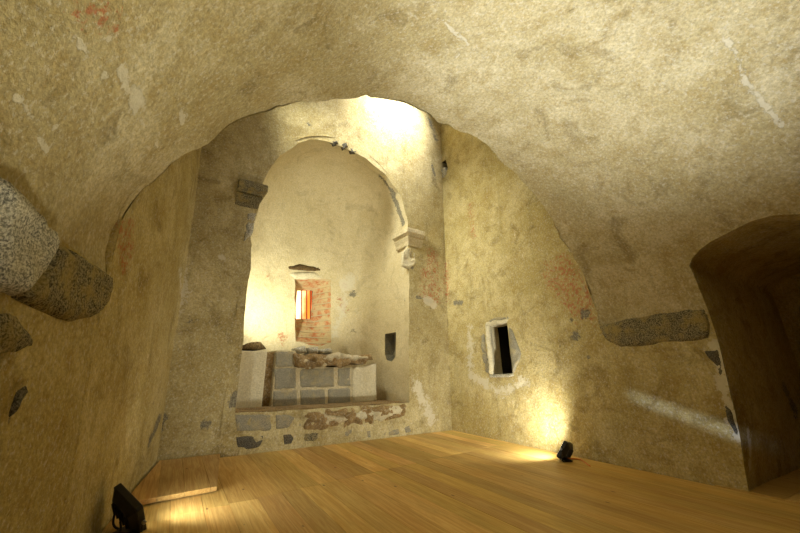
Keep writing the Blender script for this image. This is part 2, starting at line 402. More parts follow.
wear(GREY, 1.6, (330, 143), (340, 147), (350, 152)); wear(GREY, 3.2, (391, 190), (397, 205), (403, 222)); wear(GREY, 3.2, (380, 176), (391, 190), s=.8)  # last two strokes: grey colour band along the inner edge of the arch
wear(PALE, 7, (470, 330), (470, 375), (500, 392), (526, 380), s=.75); wear(PALE, 10, (410, 252), (408, 262)); wear(PALE, 4, (425, 300), (434, 305)); wear(PALE, 6, (350, 280), (345, 285))
wear(PALE, 9, (415, 385), (430, 415), s=.8); wear(PALE, 5, (715, 345), (722, 380), (740, 440), (748, 480), s=.85); wear(PALE, 2, (748, 430), (750, 470))
wear(GREY, 3, (736, 425), (742, 445)); wear(GREY, 5, (785, 390), (795, 410), s=.9); wear(GREY, 4, (160, 418), (150, 440)); wear(GREY, 4, (205, 425)); wear(GREY, 6, (185, 300), (192, 330), s=.55)
wear(RED, 3.5, (283, 335), (282, 342)); wear(RED, 3, (340, 300), (345, 310)); wear(RED, 3, (345, 285)); wear(GREY, 3, (353, 294)); wear(PALE, 8, (180, 270), (182, 310), s=.7)
wear(GREY, 5, (165, 370), (140, 440), s=.55); wear(PALE, 3, (222, 258)); wear(GREY, 2.5, (310, 125), (290, 118), s=.6); wear(GREY, 2, (432, 165), (436, 180), s=.7); wear(GREY, 3, (430, 120), (436, 140), s=.75)  # thin grey stroke on the upper end wall paints a shadow edge
wear(RED, 2, (268, 275)); wear(PALE, 6, (345, 300), (335, 335), s=.7); wear(GREY, 8, (345, 340), (352, 330), s=.5); wear(GREY, 3, (236, 395), (232, 405))

# ------------------------------------------------------------------ the setting: walls, vault, floor
TOP = 9.4; END = 6.6
# apse opening in the end wall
SILL = 0.64
ARC_PX = [(262, 188), (268, 172), (279, 157), (298, 143), (311, 139), (328, 141), (347, 149), (367, 159), (386, 175), (401, 196), (408, 222)]
JL = [BACK.px(*p) for p in [(236, 412), (243, 345), (246, 300), (251, 262), (252, 245), (250, 240), (250, 232), (256, 216)]]
JR = [BACK.px(*p) for p in [(409, 262), (409, 330), (410, 405)]]
ARC = [BACK.px(*p) for p in ARC_PX]
opening = [(0.97, SILL)] + JL[1:] + [(ARC[0][0], 4.6)] + ARC + [(4.5, 4.4)] + JR[:2] + [(4.52, SILL)]
opening = resample(opening, 0.07, 0.014, 9)
bw = hole_wall([(-0.7, -0.1), (6.1, -0.1), (6.1, TOP), (-0.7, TOP)], [opening], 0.055, pmap(BACK), 0.016)
struct(build('wall_back', bw[0], bw[1], M['end'], worn=True))
# returns of the opening into the wall thickness
AU0, AU1 = 0.80, 4.58; AC = (AU0 + AU1) / 2; AR = (AU1 - AU0) / 2; AS = 4.45; STR = 0.75; ADEP = 1.4; ATOP = 2.10
def sup(t, e): return np.sign(t) * np.abs(t) ** e
def apse_map(uv):
    """uv[0] runs along the plan curve (left reveal, round, right reveal), uv[1] is height below the springing, then the dome angle"""
    uv = np.asarray(uv, float); a = uv[:, 0]; z = uv[:, 1]
    def pos(a, z):
        el = np.clip((z - AS) / 2.9, 0, 1) * math.pi / 2      # dome elevation
        th = np.clip((a - STR) / 4.9, 0, 1) * math.pi
        u = AC - AR * sup(np.cos(th), 0.85); d = STR + ADEP * sup(np.sin(th), 0.85)
        d = np.where(a < STR, a, np.where(a > STR + 4.9, 2 * STR + 4.9 - a, d))
        zz = np.where(z < AS, z, AS + ATOP * np.sin(el))
        u = np.where(z < AS, u, AC + (u - AC) * np.cos(el)); d = np.where((z < AS) | (d < STR), d, STR + (d - STR) * np.cos(el))
        return BACK.o + u[:, None] * BACK.u - d[:, None] * BACK.n + zz[:, None] * V3(0, 0, 1)
    P = pos(a, z); e = 2e-3
    N = np.cross(pos(a + e, z) - pos(a - e, z), pos(a, z + e) - pos(a, z - e)); L = np.linalg.norm(N, axis=1)
    N = N / np.maximum(L, 1e-12)[:, None]; c = BACK.P(AC, 2.5, 0.3) - P; N *= np.sign((N * c).sum(1))[:, None]; N[L < 1e-10] = V3(0, 0, -1)
    return P, N
LA = 2 * STR + 4.9
def apse_px(x, y):
    if not hasattr(apse_px, 'g'):
        apse_px.g = np.array([(a, z) for a in np.arange(0, LA, 0.02) for z in np.arange(0.5, 4.4, 0.02)]); P = apse_map(apse_px.g)[0] - CAM
        zc = P[:, 1] * math.cos(TH) + P[:, 2] * math.sin(TH); yc = -P[:, 1] * math.sin(TH) + P[:, 2] * math.cos(TH)
        apse_px.p = np.c_[400 + F * P[:, 0] / zc, 266.5 - F * yc / zc]; apse_px.far = (apse_px.g[:, 0] > 1.6)
    d = ((apse_px.p - [x, y]) ** 2).sum(1) + np.where(apse_px.far, 0, 1e6); return tuple(apse_px.g[d.argmin()])
WIN_PX = [(295.5, 279), (312, 277), (331, 280), (331, 312), (330.5, 343), (320, 346), (308, 344), (295.5, 341)]
NIC_PX = [(385, 334), (395.5, 332), (395.5, 356), (392, 361), (387, 360), (385, 354)]
win_h = resample([apse_px(*p) for p in WIN_PX], 0.06, 0.012, 4); nic_h = resample([apse_px(*p) for p in NIC_PX], 0.06, 0.012, 5)
ap = hole_wall([(0.0, 0.3), (LA, 0.3), (LA, AS + 2.9), (0.0, AS + 2.9)], [win_h, nic_h], 0.05, apse_map, 0.014)
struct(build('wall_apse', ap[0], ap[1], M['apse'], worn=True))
win_loop = apse_map(np.array(win_h))[0]; nic_loop = apse_map(np.array(nic_h))[0]
# thickness of the end wall round the opening, joining the apse shell
def to_shell(u, z):
    if z < AS: return (AU0 if u < AC else AU1), z
    k = 1 / max(1e-6, math.hypot((u - AC) / AR, (z - AS) / ATOP)); return AC + (u - AC) * k, AS + (z - AS) * k
op = [p for p in opening]; sh = [to_shell(*p) for p in op]; Pn = []
for k, f in enumerate((0, .15, .35, .6, .8, 1)):
    g_ = max(0, f * f * (3 - 2 * f))
    q = BACK.arr([(a[0] * (1 - g_) + b[0] * g_, max(SILL, a[1] * (1 - g_) + b[1] * g_)) for a, b in zip(op, sh)], np.full(len(op), 0.03 - 0.42 * f - (0.03 if k == 0 else 0)))
    q0 = BACK.arr(op); q = q + BACK.n * (0.016 * fbm(q0, 1.6, 4, 3))[:, None] * (1 - f)
    Pn.append(q)
n = len(op); Pn = np.concatenate(Pn); Fn = [(k * n + i, k * n + (i + 1) % n, (k + 1) * n + (i + 1) % n, (k + 1) * n + i) for k in range(5) for i in range(n) if max(op[i][1], op[(i + 1) % n][1]) > SILL + .05]
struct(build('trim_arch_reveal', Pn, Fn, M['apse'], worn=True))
# raised apse floor behind the front wall
struct(loft('floor_apse', [[BACK.P(0.7, SILL - 0.5, -0.05), BACK.P(4.8, SILL - 0.5, -0.05), BACK.P(4.8, SILL - 0.5, -2.4), BACK.P(0.7, SILL - 0.5, -2.4)],
                           [BACK.P(0.8, SILL, -0.05), BACK.P(4.7, SILL, -0.05), BACK.P(4.8, SILL, -2.4), BACK.P(0.7, SILL, -2.4)]], M['rubble']))

# left wall: tall beyond the vault, low under it
def left_map(uv):
    up = np.clip((uv[:, 1] - SPR + .1) / .2, 0, 1); over = np.clip(uv[:, 0] - 3.42, 0, 1)
    q = uv.copy(); q[:, 0] = np.minimum(q[:, 0], 3.42 + 0.15 * over)
    return LEFT.arr(q, 0.01 * up - over * 1.2), np.tile(LEFT.n, (len(uv), 1))
lw1 = hole_wall([(-0.3, -0.1), (3.5, -0.1), (3.5, TOP), (-0.3, TOP)], [], 0.06, left_map, 0.014)
lw2 = hole_wall([(3.42, -0.1), (10.4, -0.1), (10.4, SPR + .01), (3.42, SPR + .01)], [], 0.05, pmap(LEFT), 0.014)
P, Fs = join([lw1, lw2]); struct(build('wall_left', P, Fs, M['wall'], worn=True))

# right wall with the small window, a putlog hole and the passage
W2_PX = [(486.5, 326.5), (507, 322.5), (512.5, 374), (491.5, 375.5)]
w2_h = resample([RIGHT.px(*p) for p in W2_PX], 0.05, 0.008, 2)
PUT = resample([RIGHT.px(*p) for p in [(440, 164), (445.5, 160), (447.5, 168), (446, 175), (442, 178), (439.7, 174)]], 0.06, 0.03, 8)
DOOR_PX = [(690, 265), (693, 258), (700, 250), (710, 243), (729, 231), (750, 222), (775, 215.5), (800, 213)]
DU0, DU1 = RIGHT.px(745, 470)[0], 7.75
low_jamb = [RIGHT.px(*p) for p in [(748, 491), (744, 465), (741, 440), (736, 415), (731, 395), (726, 372), (722, 355), (716, 335)]]
s2u = 3.83
dl = [(low_jamb[0][0], -0.1)] + low_jamb
dl = [p for p in dl if p[1] < SPR - 0.05]
ju = RIGHT.px(709, 312)[0]
door_low = dl + [(ju, SPR + .01), (DU1, SPR + .01), (DU1, -0.1)]
rw1 = hole_wall([(-0.3, -0.1), (3.83, -0.1), (3.83, TOP), (-0.3, TOP)], [w2_h, PUT], 0.05, pmap(RIGHT), 0.014)
rw2 = hole_wall([(3.83, -0.1)] + [(p[0], p[1]) for p in door_low[:-2]][:1] + door_low[1:-2] + [(3.83, SPR + .01)], [], 0.05, pmap(RIGHT), 0.014)
rw3 = hole_wall([(DU1, -0.1), (10.6, -0.1), (10.6, SPR + .01), (DU1, SPR + .01)], [], 0.07, pmap(RIGHT), 0.014)
P, Fs = join([rw1, rw2, rw3]); struct(build('wall_right', P, Fs, M['wall'], worn=True))
# the vault with the passage cutting into it
vp = [vault_px(*p) for p in DOOR_PX]
apex = vp[-1][0]; s_end = DU1 - s2u
vd = [(ju - s2u, Q2 + 0.0)] + vp + [(2 * apex - p[0], p[1]) for p in vp[-2::-1] if 2 * apex - p[0] < s_end - 0.02] + [(s_end, Q2)]
edge = [(-0.0 + 0.085 * float(fbm(np.array([[q * 1.3, 0, 0]]), 1.8, 6, 21)[0]) * min(1, (Q2 - q) / 2.2, q / 0.5), q) for q in np.arange(Q2, -0.001, -0.04)]
edge[-1] = (0.0, 0.0); edge[0] = (0.0, Q2)
vo = [(0.0, 0.0), (END, 0.0), (END, Q2)] + vd[::-1] + edge[:-1]
vm = hole_wall(vo, [], 0.05, vault_map, 0.022, 1.3, 5)
struct(build('ceiling', vm[0], vm[1], M['vault'], worn=True))
# broken thickness of the vault's edge and the wall above it, the flat roof over the tall part, the wall behind the camera
E0 = vault(np.array(edge)); sp_l = []
k0, k1 = E0 + np.array([0, 0, 0.0]), None
Pn = []; Fn = []
for i, p in enumerate(E0):
    Pn += [p + LEFT.n * 0, V3(p[0], p[1], 0) - (LEFT.u + RIGHT.u) * 0.02 + V3(0, 0, p[2] + 0.10), V3(p[0], p[1], 0) - (LEFT.u + RIGHT.u) * 0.02 + V3(0, 0, TOP + .1)]
for i in range(len(E0) - 1):
    for k in (0, 1): Fn.append((3 * i + k, 3 * i + k + 1, 3 * i + k + 4, 3 * i + k + 3))
struct(build('wall_front', np.array(Pn), Fn, M['wall'], sm=False))
def prism(name, pts, z0, z1, mat): return struct(loft(name, [[V3(p[0], p[1], z0) for p in pts], [V3(p[0], p[1], z1) for p in pts]], mat))
prism('ceiling_roof', [LEFT.P(-.6, TOP, -.6), BACK.P(6.6, 0, -.4), RIGHT.P(4.4, 0, -.5), LEFT.P(4.2, TOP, -.5)], TOP, TOP + .2, M['wall'])
ra, rb = A0 + LEFT.u * END, B0 + RIGHT.u * END; rd = (rb - ra) / np.linalg.norm(rb - ra)
prism('wall_rear', [ra - rd, rb + rd, rb + rd + LEFT.u * .3, ra - rd + LEFT.u * .3], -0.1, 5.2, M['wall'])

# passage: reveal, soffit and end wall, pushed straight out through the wall
low = [RIGHT.P(u, z) for u, z in dl[1:]] + [RIGHT.P(ju, SPR)]
prof = low + list(vault(np.array(vd[1:-1])) ) + [RIGHT.P(DU1, SPR), RIGHT.P(DU1, 0)]
prof[0] = RIGHT.P(dl[1][0], -0.1); prof[-1] = RIGHT.P(DU1, -0.1)
prof = np.array(prof); pd_ = [prof[0]]
for a, b in zip(prof[:-1], prof[1:]):
    m = max(1, int(np.linalg.norm(b - a) / 0.07)); pd_ += [a + (b - a) * (k + 1) / m for k in range(m)]
prof = np.array(pd_); outw = -RIGHT.n; Pn = []; NS = 46
depth = 3.0 + 0 * prof[:, 0]
far = np.array([RIGHT.P(np.dot(p - RIGHT.o, RIGHT.u), p[2], -3.0) for p in prof])
for k in range(NS):
    f = k / (NS - 1); q = prof * (1 - f) + far * f
    jit = 0.02 * fbm(q, 1.6, 4, 31) * min(1, f * 12)
    Pn.append(q + jit[:, None] * RIGHT.u)
n = len(prof); Pn = np.concatenate(Pn); Fn = [(k * n + i, k * n + i + 1, (k + 1) * n + i + 1, (k + 1) * n + i) for k in range(NS - 1) for i in range(n - 1)]
Fn.append(tuple((NS - 1) * n + i for i in range(n)))
struct(build('door_1', Pn, Fn, M['wall'], worn=True))

# ---- floor boards: one floor, every board its own piece with a joint round it
def clip(poly, a, b, nrm):      # keep the side nrm points to
    out = []
    for i in range(len(poly)):
        p, q = poly[i], poly[(i + 1) % len(poly)]; dp, dq = (p - a) @ nrm, (q - a) @ nrm
        if dp >= 0: out.append(p)
        if dp * dq < 0: out.append(p + (q - p) * dp / (dp - dq))
    return out
def boards(name, room, d, width, cuts, mat, z=0.0, thick=0.035, gap=0.003, inset=0.02, parent=None, tint=(0.72, 1.12), z0=None):
    e = V3(-d[1], d[0], 0); c = [np.dot(p, e) for p in room]; l = [np.dot(p, d) for p in room]
    P = []; Fs = []; T = []; ctr = np.mean(np.array(room), axis=0)
    x = min(c) - RNG.uniform(0, width); i = 0
    while x < max(c):
        w = width * RNG.uniform(0.82, 1.12); ls = [min(l) - .1] + cuts(x + w / 2, i) + [max(l) + .1]; ls.sort(); i += 1
        for l0, l1 in zip(ls[:-1], ls[1:]):
            poly = [d * l0 + e * x, d * l0 + e * (x + w), d * l1 + e * (x + w), d * l1 + e * x]
            poly = [d * (l0 + gap / 2) + e * (x + gap / 2), d * (l0 + gap / 2) + e * (x + w - gap / 2), d * (l1 - gap / 2) + e * (x + w - gap / 2), d * (l1 - gap / 2) + e * (x + gap / 2)]
            for j in range(len(room)):
                a, b = np.array(room[j]), np.array(room[(j + 1) % len(room)]); nr = V3(-(b - a)[1], (b - a)[0], 0); nr /= np.linalg.norm(nr)
                if (ctr - a) @ nr < 0: nr = -nr
                poly = clip(poly, a + nr * inset, b, nr)
                if len(poly) < 3: break
            if len(poly) < 3: continue
            t = RNG.uniform(*tint); tc = (t, t * RNG.uniform(0.95, 1.04), t * RNG.uniform(0.88, 1.08), 1); k = len(poly); b0 = len(P)
            cen = np.mean(np.array(poly), axis=0); tz = RNG.uniform(-0.0015, 0.0015)
            for p in poly: P.append(V3(p[0], p[1], z - thick)); T.append(tc)
            for p in poly: P.append(V3(p[0], p[1], z + tz - 0.002)); T.append(tc)
            for p in poly:
                q = cen + (p - cen) * (1 - 0.003 / max(0.05, np.linalg.norm(p - cen))); P.append(V3(q[0], q[1], z + tz)); T.append(tc)
            Fs.append(tuple(b0 + 2 * k + m for m in range(k)))
            for r in (0, k):
                for m in range(k): Fs.append((b0 + r + m, b0 + r + (m + 1) % k, b0 + r + k + (m + 1) % k, b0 + r + k + m))
        x += w
    me = bpy.data.meshes.new(name); me.from_pydata([tuple(p) for p in P], [], Fs)
    bm = bmesh.new(); bm.from_mesh(me); bmesh.ops.recalc_face_normals(bm, faces=bm.faces); bm.to_mesh(me); bm.free()
    ca = me.color_attributes.new('tone', 'FLOAT_COLOR', 'POINT'); ca.data.foreach_set('color', np.array(T, np.float32).ravel())
    return link(name, me, mat, parent)
dR = -RIGHT.u; j0, j1 = ground(257, 498), ground(375, 472); eR = V3(-dR[1], dR[0], 0)
def room_cuts(c, i):
    f = (c - j0 @ eR) / ((j1 - j0) @ eR); L = (j0 + (j1 - j0) * f) @ dR
    return [L, L - 4.2 + RNG.uniform(-.3, .3)]
room = [LEFT.P(-0.02, 0), BACK.P(BACK.L + 0.01, 0), RIGHT.P(10, 0), LEFT.P(9.8, 0)]
struct(boards('floor', room, dR, 0.27, room_cuts, M['floor']))
dr = [RIGHT.P(4.9, 0, 0.01), RIGHT.P(8.1, 0, 0.01), RIGHT.P(8.1, 0, -3.1), RIGHT.P(4.9, 0, -3.1)]
struct(boards('floor_passage', dr, outw, 0.27, lambda c, i: [], M['floor'], z=0.012, inset=0.0))
pp = [LEFT.P(-1, 0, -1), BACK.P(7, 0, -1), RIGHT.P(11, 0, -4), LEFT.P(11, 0, -1)]
prism('floor_base', pp, -0.25, -0.05, M['void'])  # near-black slab, paints the shadow line in the gap along the walls

# ------------------------------------------------------------------ apse window, niche, wall window, putlog hole
def deep_box(loop, dirv, depth, name, mat, parent=None, grow=1.0):
    c = loop.mean(0); L2 = c + (loop - c) * grow
    return loft(name, [loop, loop + dirv * depth * 0.5 + (L2 - loop) * 0.5, L2 + dirv * depth], mat, parent, cap0=False, cap1=True, sm=False)
wd = 0.75; wc = win_loop.mean(0); wdir = wc - BACK.P(AC, wc[2], -STR); wdir[2] = 0; wdir /= np.linalg.norm(wdir); wdir = wdir * 0.9 - BACK.n * 0.45; wdir /= np.linalg.norm(wdir)
WP = Plane(wc + wdir * wd, wc + wdir * wd + np.cross(wdir, V3(0, 0, 1)))
if np.dot(WP.u, BACK.u) < 0: WP.u = -WP.u
inner_px = [(296, 290), (311.5, 290), (311.5, 319.5), (296, 319.5)]
inner = [WP.P(*WP.px(*p)) for p in inner_px]; APSE_WIN = (inner[0], inner[1])
M['pane'] = panemat()
def ang_sort(loop):
    c = loop.mean(0); return np.arctan2((loop - c) @ V3(0, 0, 1), (loop - c) @ BACK.u)
def rect_at(th, rect):
    r = np.array(rect); c = r.mean(0); hw = np.linalg.norm(r[1] - r[0]) / 2; hh = abs(r[0][2] - r[2][2]) / 2
    uu = (r[1] - r[0]) / np.linalg.norm(r[1] - r[0]); out = []
    for t in th:
        cx, sy = math.cos(t), math.sin(t); k = min(hw / max(abs(cx), 1e-6), hh / max(abs(sy), 1e-6)); out.append(c + uu * cx * k + V3(0, 0, sy * k))
    return np.array(out)
cw = win_loop.mean(0); ww = (np.ptp((win_loop - cw) @ BACK.u)); wh = np.ptp(win_loop[:, 2])
thw = np.arctan2((win_loop - cw)[:, 2] / wh, ((win_loop - cw) @ BACK.u) / ww)
thr = np.arctan2(np.sin(thw) * abs(inner[0][2] - inner[2][2]), np.cos(thw) * np.linalg.norm(inner[1] - inner[0]))
win_in = rect_at(thr, inner); mid = [win_loop * (1 - f) + win_in * f for f in (0, .12, .25, .4, .55, .7, .85, 1)]
mid = [mid[0]] + [m + 0.02 * np.c_[fbm(m, 6, 3, 1), fbm(m, 6, 3, 2), fbm(m, 6, 3, 3)] for m in mid[1:-1]] + [mid[-1]]
w1 = struct(loft('window_1', mid, M['brick'], cap0=False, cap1=False, sm=True))
loft('window_pane', [[p + wdir * 0.02 for p in inner], [p + wdir * 0.03 for p in inner]], M['pane'], w1)
for f in (0.36, 0.68, 0.93):
    a = inner[0] * (1 - f) + inner[1] * f - wdir * .02; b = inner[3] * (1 - f) + inner[2] * f - wdir * .02
    loft('glazing_bar', [[a + BACK.u * dx + wdir * dy for dx, dy in ((-.014, 0), (.014, 0), (.014, .03), (-.014, .03))], [b + BACK.u * dx + wdir * dy for dx, dy in ((-.014, 0), (.014, 0), (.014, .03), (-.014, .03))]], M['old_wood'], w1)
ni = struct(deep_box(nic_loop, BACK.u * 0.9 - BACK.n * .25, 0.38, 'trim_niche', M['ashlar']))
w2_loop = RIGHT.arr(w2_h); c2 = w2_loop.mean(0)
w2 = struct(loft('window_2', [w2_loop, w2_loop - RIGHT.n * 0.12, w2_loop - RIGHT.n * 0.34], M['cream'], cap0=False, cap1=False))
big = c2 + (w2_loop - c2) * 1.5
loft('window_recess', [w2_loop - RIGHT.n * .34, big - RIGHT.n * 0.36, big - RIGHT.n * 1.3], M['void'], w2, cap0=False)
def w2s(name, pix, out, mat, **k): return slab(name, RIGHT, pix, out, mat, w2, **k)
w2s('frame_jamb', [(485.5, 326), (488.5, 325.5), (493.5, 374), (490, 376)], 0.05, M['cream'], bev=.02)
w2s('frame_lintel', [(485, 322.5), (507.5, 318.5), (508.5, 322.5), (486, 327)], 0.04, M['cream'], bev=.02)
w2s('frame_sill', [(489.5, 374.5), (513, 373), (513, 376.5), (490, 378)], 0.03, M['pale_granite'], bev=.02)
w2s('broken_edge', [(481, 336), (485, 332), (487, 350), (489, 366), (490, 375), (485, 372), (482, 355)], 0.02, M['ashlar'], bev=.03, rough=.03)
w2s('broken_edge', [(485, 321), (497, 317.5), (508, 316.5), (508.5, 319), (486, 323.5)], 0.02, M['ashlar'], bev=.03, rough=.03)
w2s('broken_edge', [(508.5, 326), (513, 330), (518, 345), (521, 353), (519, 362), (513, 374), (510.5, 352)], 0.02, M['ashlar'], bev=.03, rough=.03)
put_loop = RIGHT.arr(PUT); ph = struct(deep_box(put_loop, -RIGHT.n, 0.5, 'trim_putlog_hole', M['void']))
t = slab('broken_stone', RIGHT, [(441, 170), (444.5, 167), (447, 171), (445, 177), (442, 178)], 0.02, M['pale_granite'], bev=.05, rough=.05, deep=.3)
tag(t, 'pale broken stone jammed in the hole at the wall corner high up', 'stone')

# ------------------------------------------------------------------ stones showing in the walls
GRP = {'impost_block': 'granite blocks at the foot of the vault', 'exposed_stone': 'stones showing through the plaster', 'step_stone': 'stones in the front of the apse step', 'arch_stone': 'stones along the apse arch'}
def stone(name, label, plane, pix, out, mat, cat='stone', **k): return tag(slab(name, plane, pix, out, mat, **k), label, cat, GRP[name])
stone('impost_block', 'large pale speckled granite block at the far left edge of the vault springing', LEFT, [(-14, 172), (8, 188), (32, 207), (47, 226), (49, 243), (40, 262), (25, 283), (12, 296), (-2, 293), (-16, 290)], 0.06, M['pale_granite'], bev=.05, rough=.02, rag=.012)
stone('impost_block', 'darker granite block with sloping top edge right of the big pale block', LEFT, [(50, 240), (62, 245), (85, 259), (107, 274), (108, 288), (100, 305), (90, 316), (72, 321), (50, 315), (20, 301), (14, 297), (27, 284), (42, 264)], 0.045, M['granite'], bev=.045, rough=.018, rag=.01)
stone('exposed_stone', 'dark ragged stone showing through plaster below the left granite blocks', LEFT, [(-8, 312), (2, 314), (12, 320), (20, 330), (34, 343), (26, 349), (12, 356), (-8, 362)], 0.01, M['granite'], rag=.03, rough=.03, bev=.05)
stone('exposed_stone', 'small grey upright stone low on the left wall near the picture edge', LEFT, [(14, 392), (24, 386), (28, 391), (20, 402), (12, 416), (7, 420)], 0.012, M['dark_stone'], rag=.02, rough=.02)
stone('impost_block', 'long dark speckled granite block set in the right wall beside the dark passage', RIGHT, [(598, 325), (640, 317), (690, 309), (705, 308), (709, 324), (709, 338), (680, 342), (640, 346), (620, 347), (607, 340)], 0.035, M['granite'], bev=.03, rough=.015, rag=.012)
stone('exposed_stone', 'dark ragged stone bared at the passage edge just below the long granite block', RIGHT, [(706, 352), (717, 348), (721, 356), (724, 374), (720, 379), (716, 366), (711, 360)], 0.02, M['dark_stone'], rag=.02, rough=.03)
stone('exposed_stone', 'dark narrow stone bared low on the passage edge in the pale streak of light', RIGHT, [(724, 402), (731, 408), (736, 424), (739, 440), (733, 432), (727, 418)], 0.02, M['dark_stone'], rag=.02, rough=.03)
# ---- front of the apse step
stp = [('large grey block at the left end of the step, top row', [(236, 415), (270, 414.5), (271, 430), (252, 431.5), (237, 431)], 'ashlar'),
       ('grey squared block beside the left end block in the top row', [(276, 415), (302, 413.5), (302.5, 427), (276, 429.5)], 'ashlar'),
       ('dark oval stone low at the left end of the step', [(236, 437), (250, 435.5), (264, 435), (263, 441), (259, 447), (245, 450), (237, 447)], 'dark_stone'),
       ('small dark round stone second from left in the lower row', [(283, 435), (291, 433.5), (294, 438), (291, 444), (284, 445)], 'dark_stone'),
       ('wide brownish stone in the middle of the lower row', [(305, 433), (325, 431), (332, 434), (328, 440), (308, 443), (303, 439)], 'granite'),
       ('small grey stone right of the middle in the lower row', [(343, 430), (351, 428), (353, 434), (349, 438), (343, 437)], 'ashlar'),
       ('narrow upright stone between the lower row stones', [(366, 430), (371, 430), (371, 438), (367, 438)], 'ashlar'),
       ('flat grey stone near the right end of the step', [(380, 432), (399, 428.5), (400, 434), (382, 437)], 'ashlar'),
       ('rounded stone at the right end of the step', [(404, 428), (409, 425.5), (411, 431), (406, 433)], 'ashlar')]
for lab, pix, m in stp: stone('step_stone', lab, BACK, pix, 0.008, M[m], rag=.012, rough=.014, bev=.035)
led = empty('step_edge', tuple(BACK.P(3.2, SILL - .2)))
slab('edge_mortar', BACK, [(305, 413), (340, 409), (375, 406.5), (403, 405), (404, 416), (385, 421), (360, 424), (330, 428), (306, 429)], 0.05, M['rubble'], led, rag=.05, rough=.09, bev=.04, deep=.3, nsc=10)
slab('lime_lump', BACK, [(352, 413), (365, 409), (385, 408), (401, 407), (401, 415), (390, 418), (370, 420), (357, 422)], 0.085, M['cream'], led, rag=.06, rough=.09, bev=.05, nsc=11)
slab('lime_lump', BACK, [(310, 418), (322, 414), (345, 416), (350, 421), (330, 425), (312, 426)], 0.075, M['mortar'], led, rag=.06, rough=.09, bev=.05, nsc=11)
rebase(led); tag(led, 'broken brown mortar edge of the apse step with white lime lumps', 'ledge')

# ------------------------------------------------------------------ altar
AD = 0.86; AL = BACK.back(AD)
za = lambda x, y: AL.px(x, y)
uL, uR = za(271.5, 400)[0], za(376, 395)[0]; zt = za(300, 367)[1]
alt = empty('altar', tuple(AL.P((uL + uR) / 2, SILL)))
def box_on(plane, u0, u1, z0, z1, w0, w1): return [[plane.P(u, z, w0) for u, z in ((u0, z0), (u1, z0), (u1, z1), (u0, z1))], [plane.P(u, z, w1) for u, z in ((u0, z0), (u1, z0), (u1, z1), (u0, z1))]]
loft('altar_body', box_on(AL, uL, uR, SILL - .02, zt, -0.75, 0), M['mortar'], alt, bev=.015)
blk = [[(276, 352), (293, 351.5), (294, 366.5), (276, 367)], [(274, 369), (296, 368), (296, 388), (274, 389)], [(300, 369), (334, 368), (334, 386.5), (300, 388)], [(337.5, 368), (350.5, 368), (350.5, 386), (337.5, 386.5)],
       [(273, 391), (297, 390), (297, 406.5), (273, 407.5)], [(300.5, 390), (325, 389), (325, 405), (300.5, 406.5)], [(328, 389), (350.5, 388), (350.5, 403.5), (328, 405)]]
bu = [za(*p) for p in [(275, 367), (295, 351)]]
loft('altar_body', box_on(AL, uL, za(295, 360)[0], zt - .05, za(285, 350.5)[1], -0.75, 0), M['mortar'], alt, bev=.015)
for i, b in enumerate(blk): slab('altar_block', AL, b, 0.008, M['ashlar'], alt, rag=.012, rough=.008, bev=.02)
slab('plaster_end', AL, [(351.5, 368), (376, 364), (376.5, 401), (351.5, 404.5)], 0.025, M['cream'], alt, rag=.006, rough=.01, bev=.02)['label'] = 'whitewashed right end of the altar'
top = slab('altar_top', AL, [(294, 356), (312, 354.5), (330, 356), (350, 355), (372, 355), (373, 361), (352, 365), (330, 366.5), (312, 368), (295, 367)], 0.05, M['rubble'], alt, rag=.06, rough=.10, bev=.05, deep=.7, nsc=11); top['label'] = 'broken brown mortar bed along the altar top'
slab('mortar_ridge', AL, [(318, 356), (335, 354), (368, 354.5), (368, 358), (345, 360), (322, 361)], 0.10, M['mortar'], alt, rag=.06, rough=.09, bev=.05, deep=.6, nsc=11)
slab('mortar_ridge', AL, [(296, 361), (315, 360), (330, 363), (322, 366), (300, 366)], 0.07, M['mortar'], alt, rag=.05, rough=.08, bev=.05, deep=.6, nsc=12)
for q in [[(295, 348), (305, 346), (307, 353), (296, 354)], [(308, 347), (318, 346.5), (318, 354), (309, 354.5)], [(320, 350), (331, 349), (333, 354), (321, 355)]]:
    slab('rubble_stone', AL.back(.25), q, 0.06, M['pale_granite'], alt, rag=.02, rough=.03, bev=.05, deep=.3)
rebase(alt); tag(alt, 'squared grey stone altar with broken top standing in the apse under the window', 'altar')
blkL = empty('plaster_pier', tuple(AL.P(1.2, SILL)))
zp = za(255, 351)[1]
loft('pier_body', box_on(AL, 0.98, za(264.5, 380)[0], SILL - .02, zp, -0.8, 0.02), M['cream'], blkL, bev=.03)
rebase(blkL); tag(blkL, 'plain plastered block left of the altar beside the dark slot', 'block')
gap = loft('mortar_fill', box_on(AL, za(264.5, 380)[0] + .004, uL - .004, SILL, za(268, 352)[1], -0.7, -0.12), M['rubble']); tag(gap, 'brown mortar filling the narrow slot between plastered block and altar', 'mortar')
hb = AL.back(.3)
t = slab('hole_shade_patch', AL.back(.12), [(242, 349.4), (246, 344), (252, 341.5), (261, 342), (266, 347), (267, 349.4)], 0.005, M['old_wood'], rag=.02, rough=.03, deep=.5); tag(t, 'dark rounded patch standing in for the shaded hole right above the plain plastered block', 'stone')  # dark slab put in place of the shade in a rounded hole
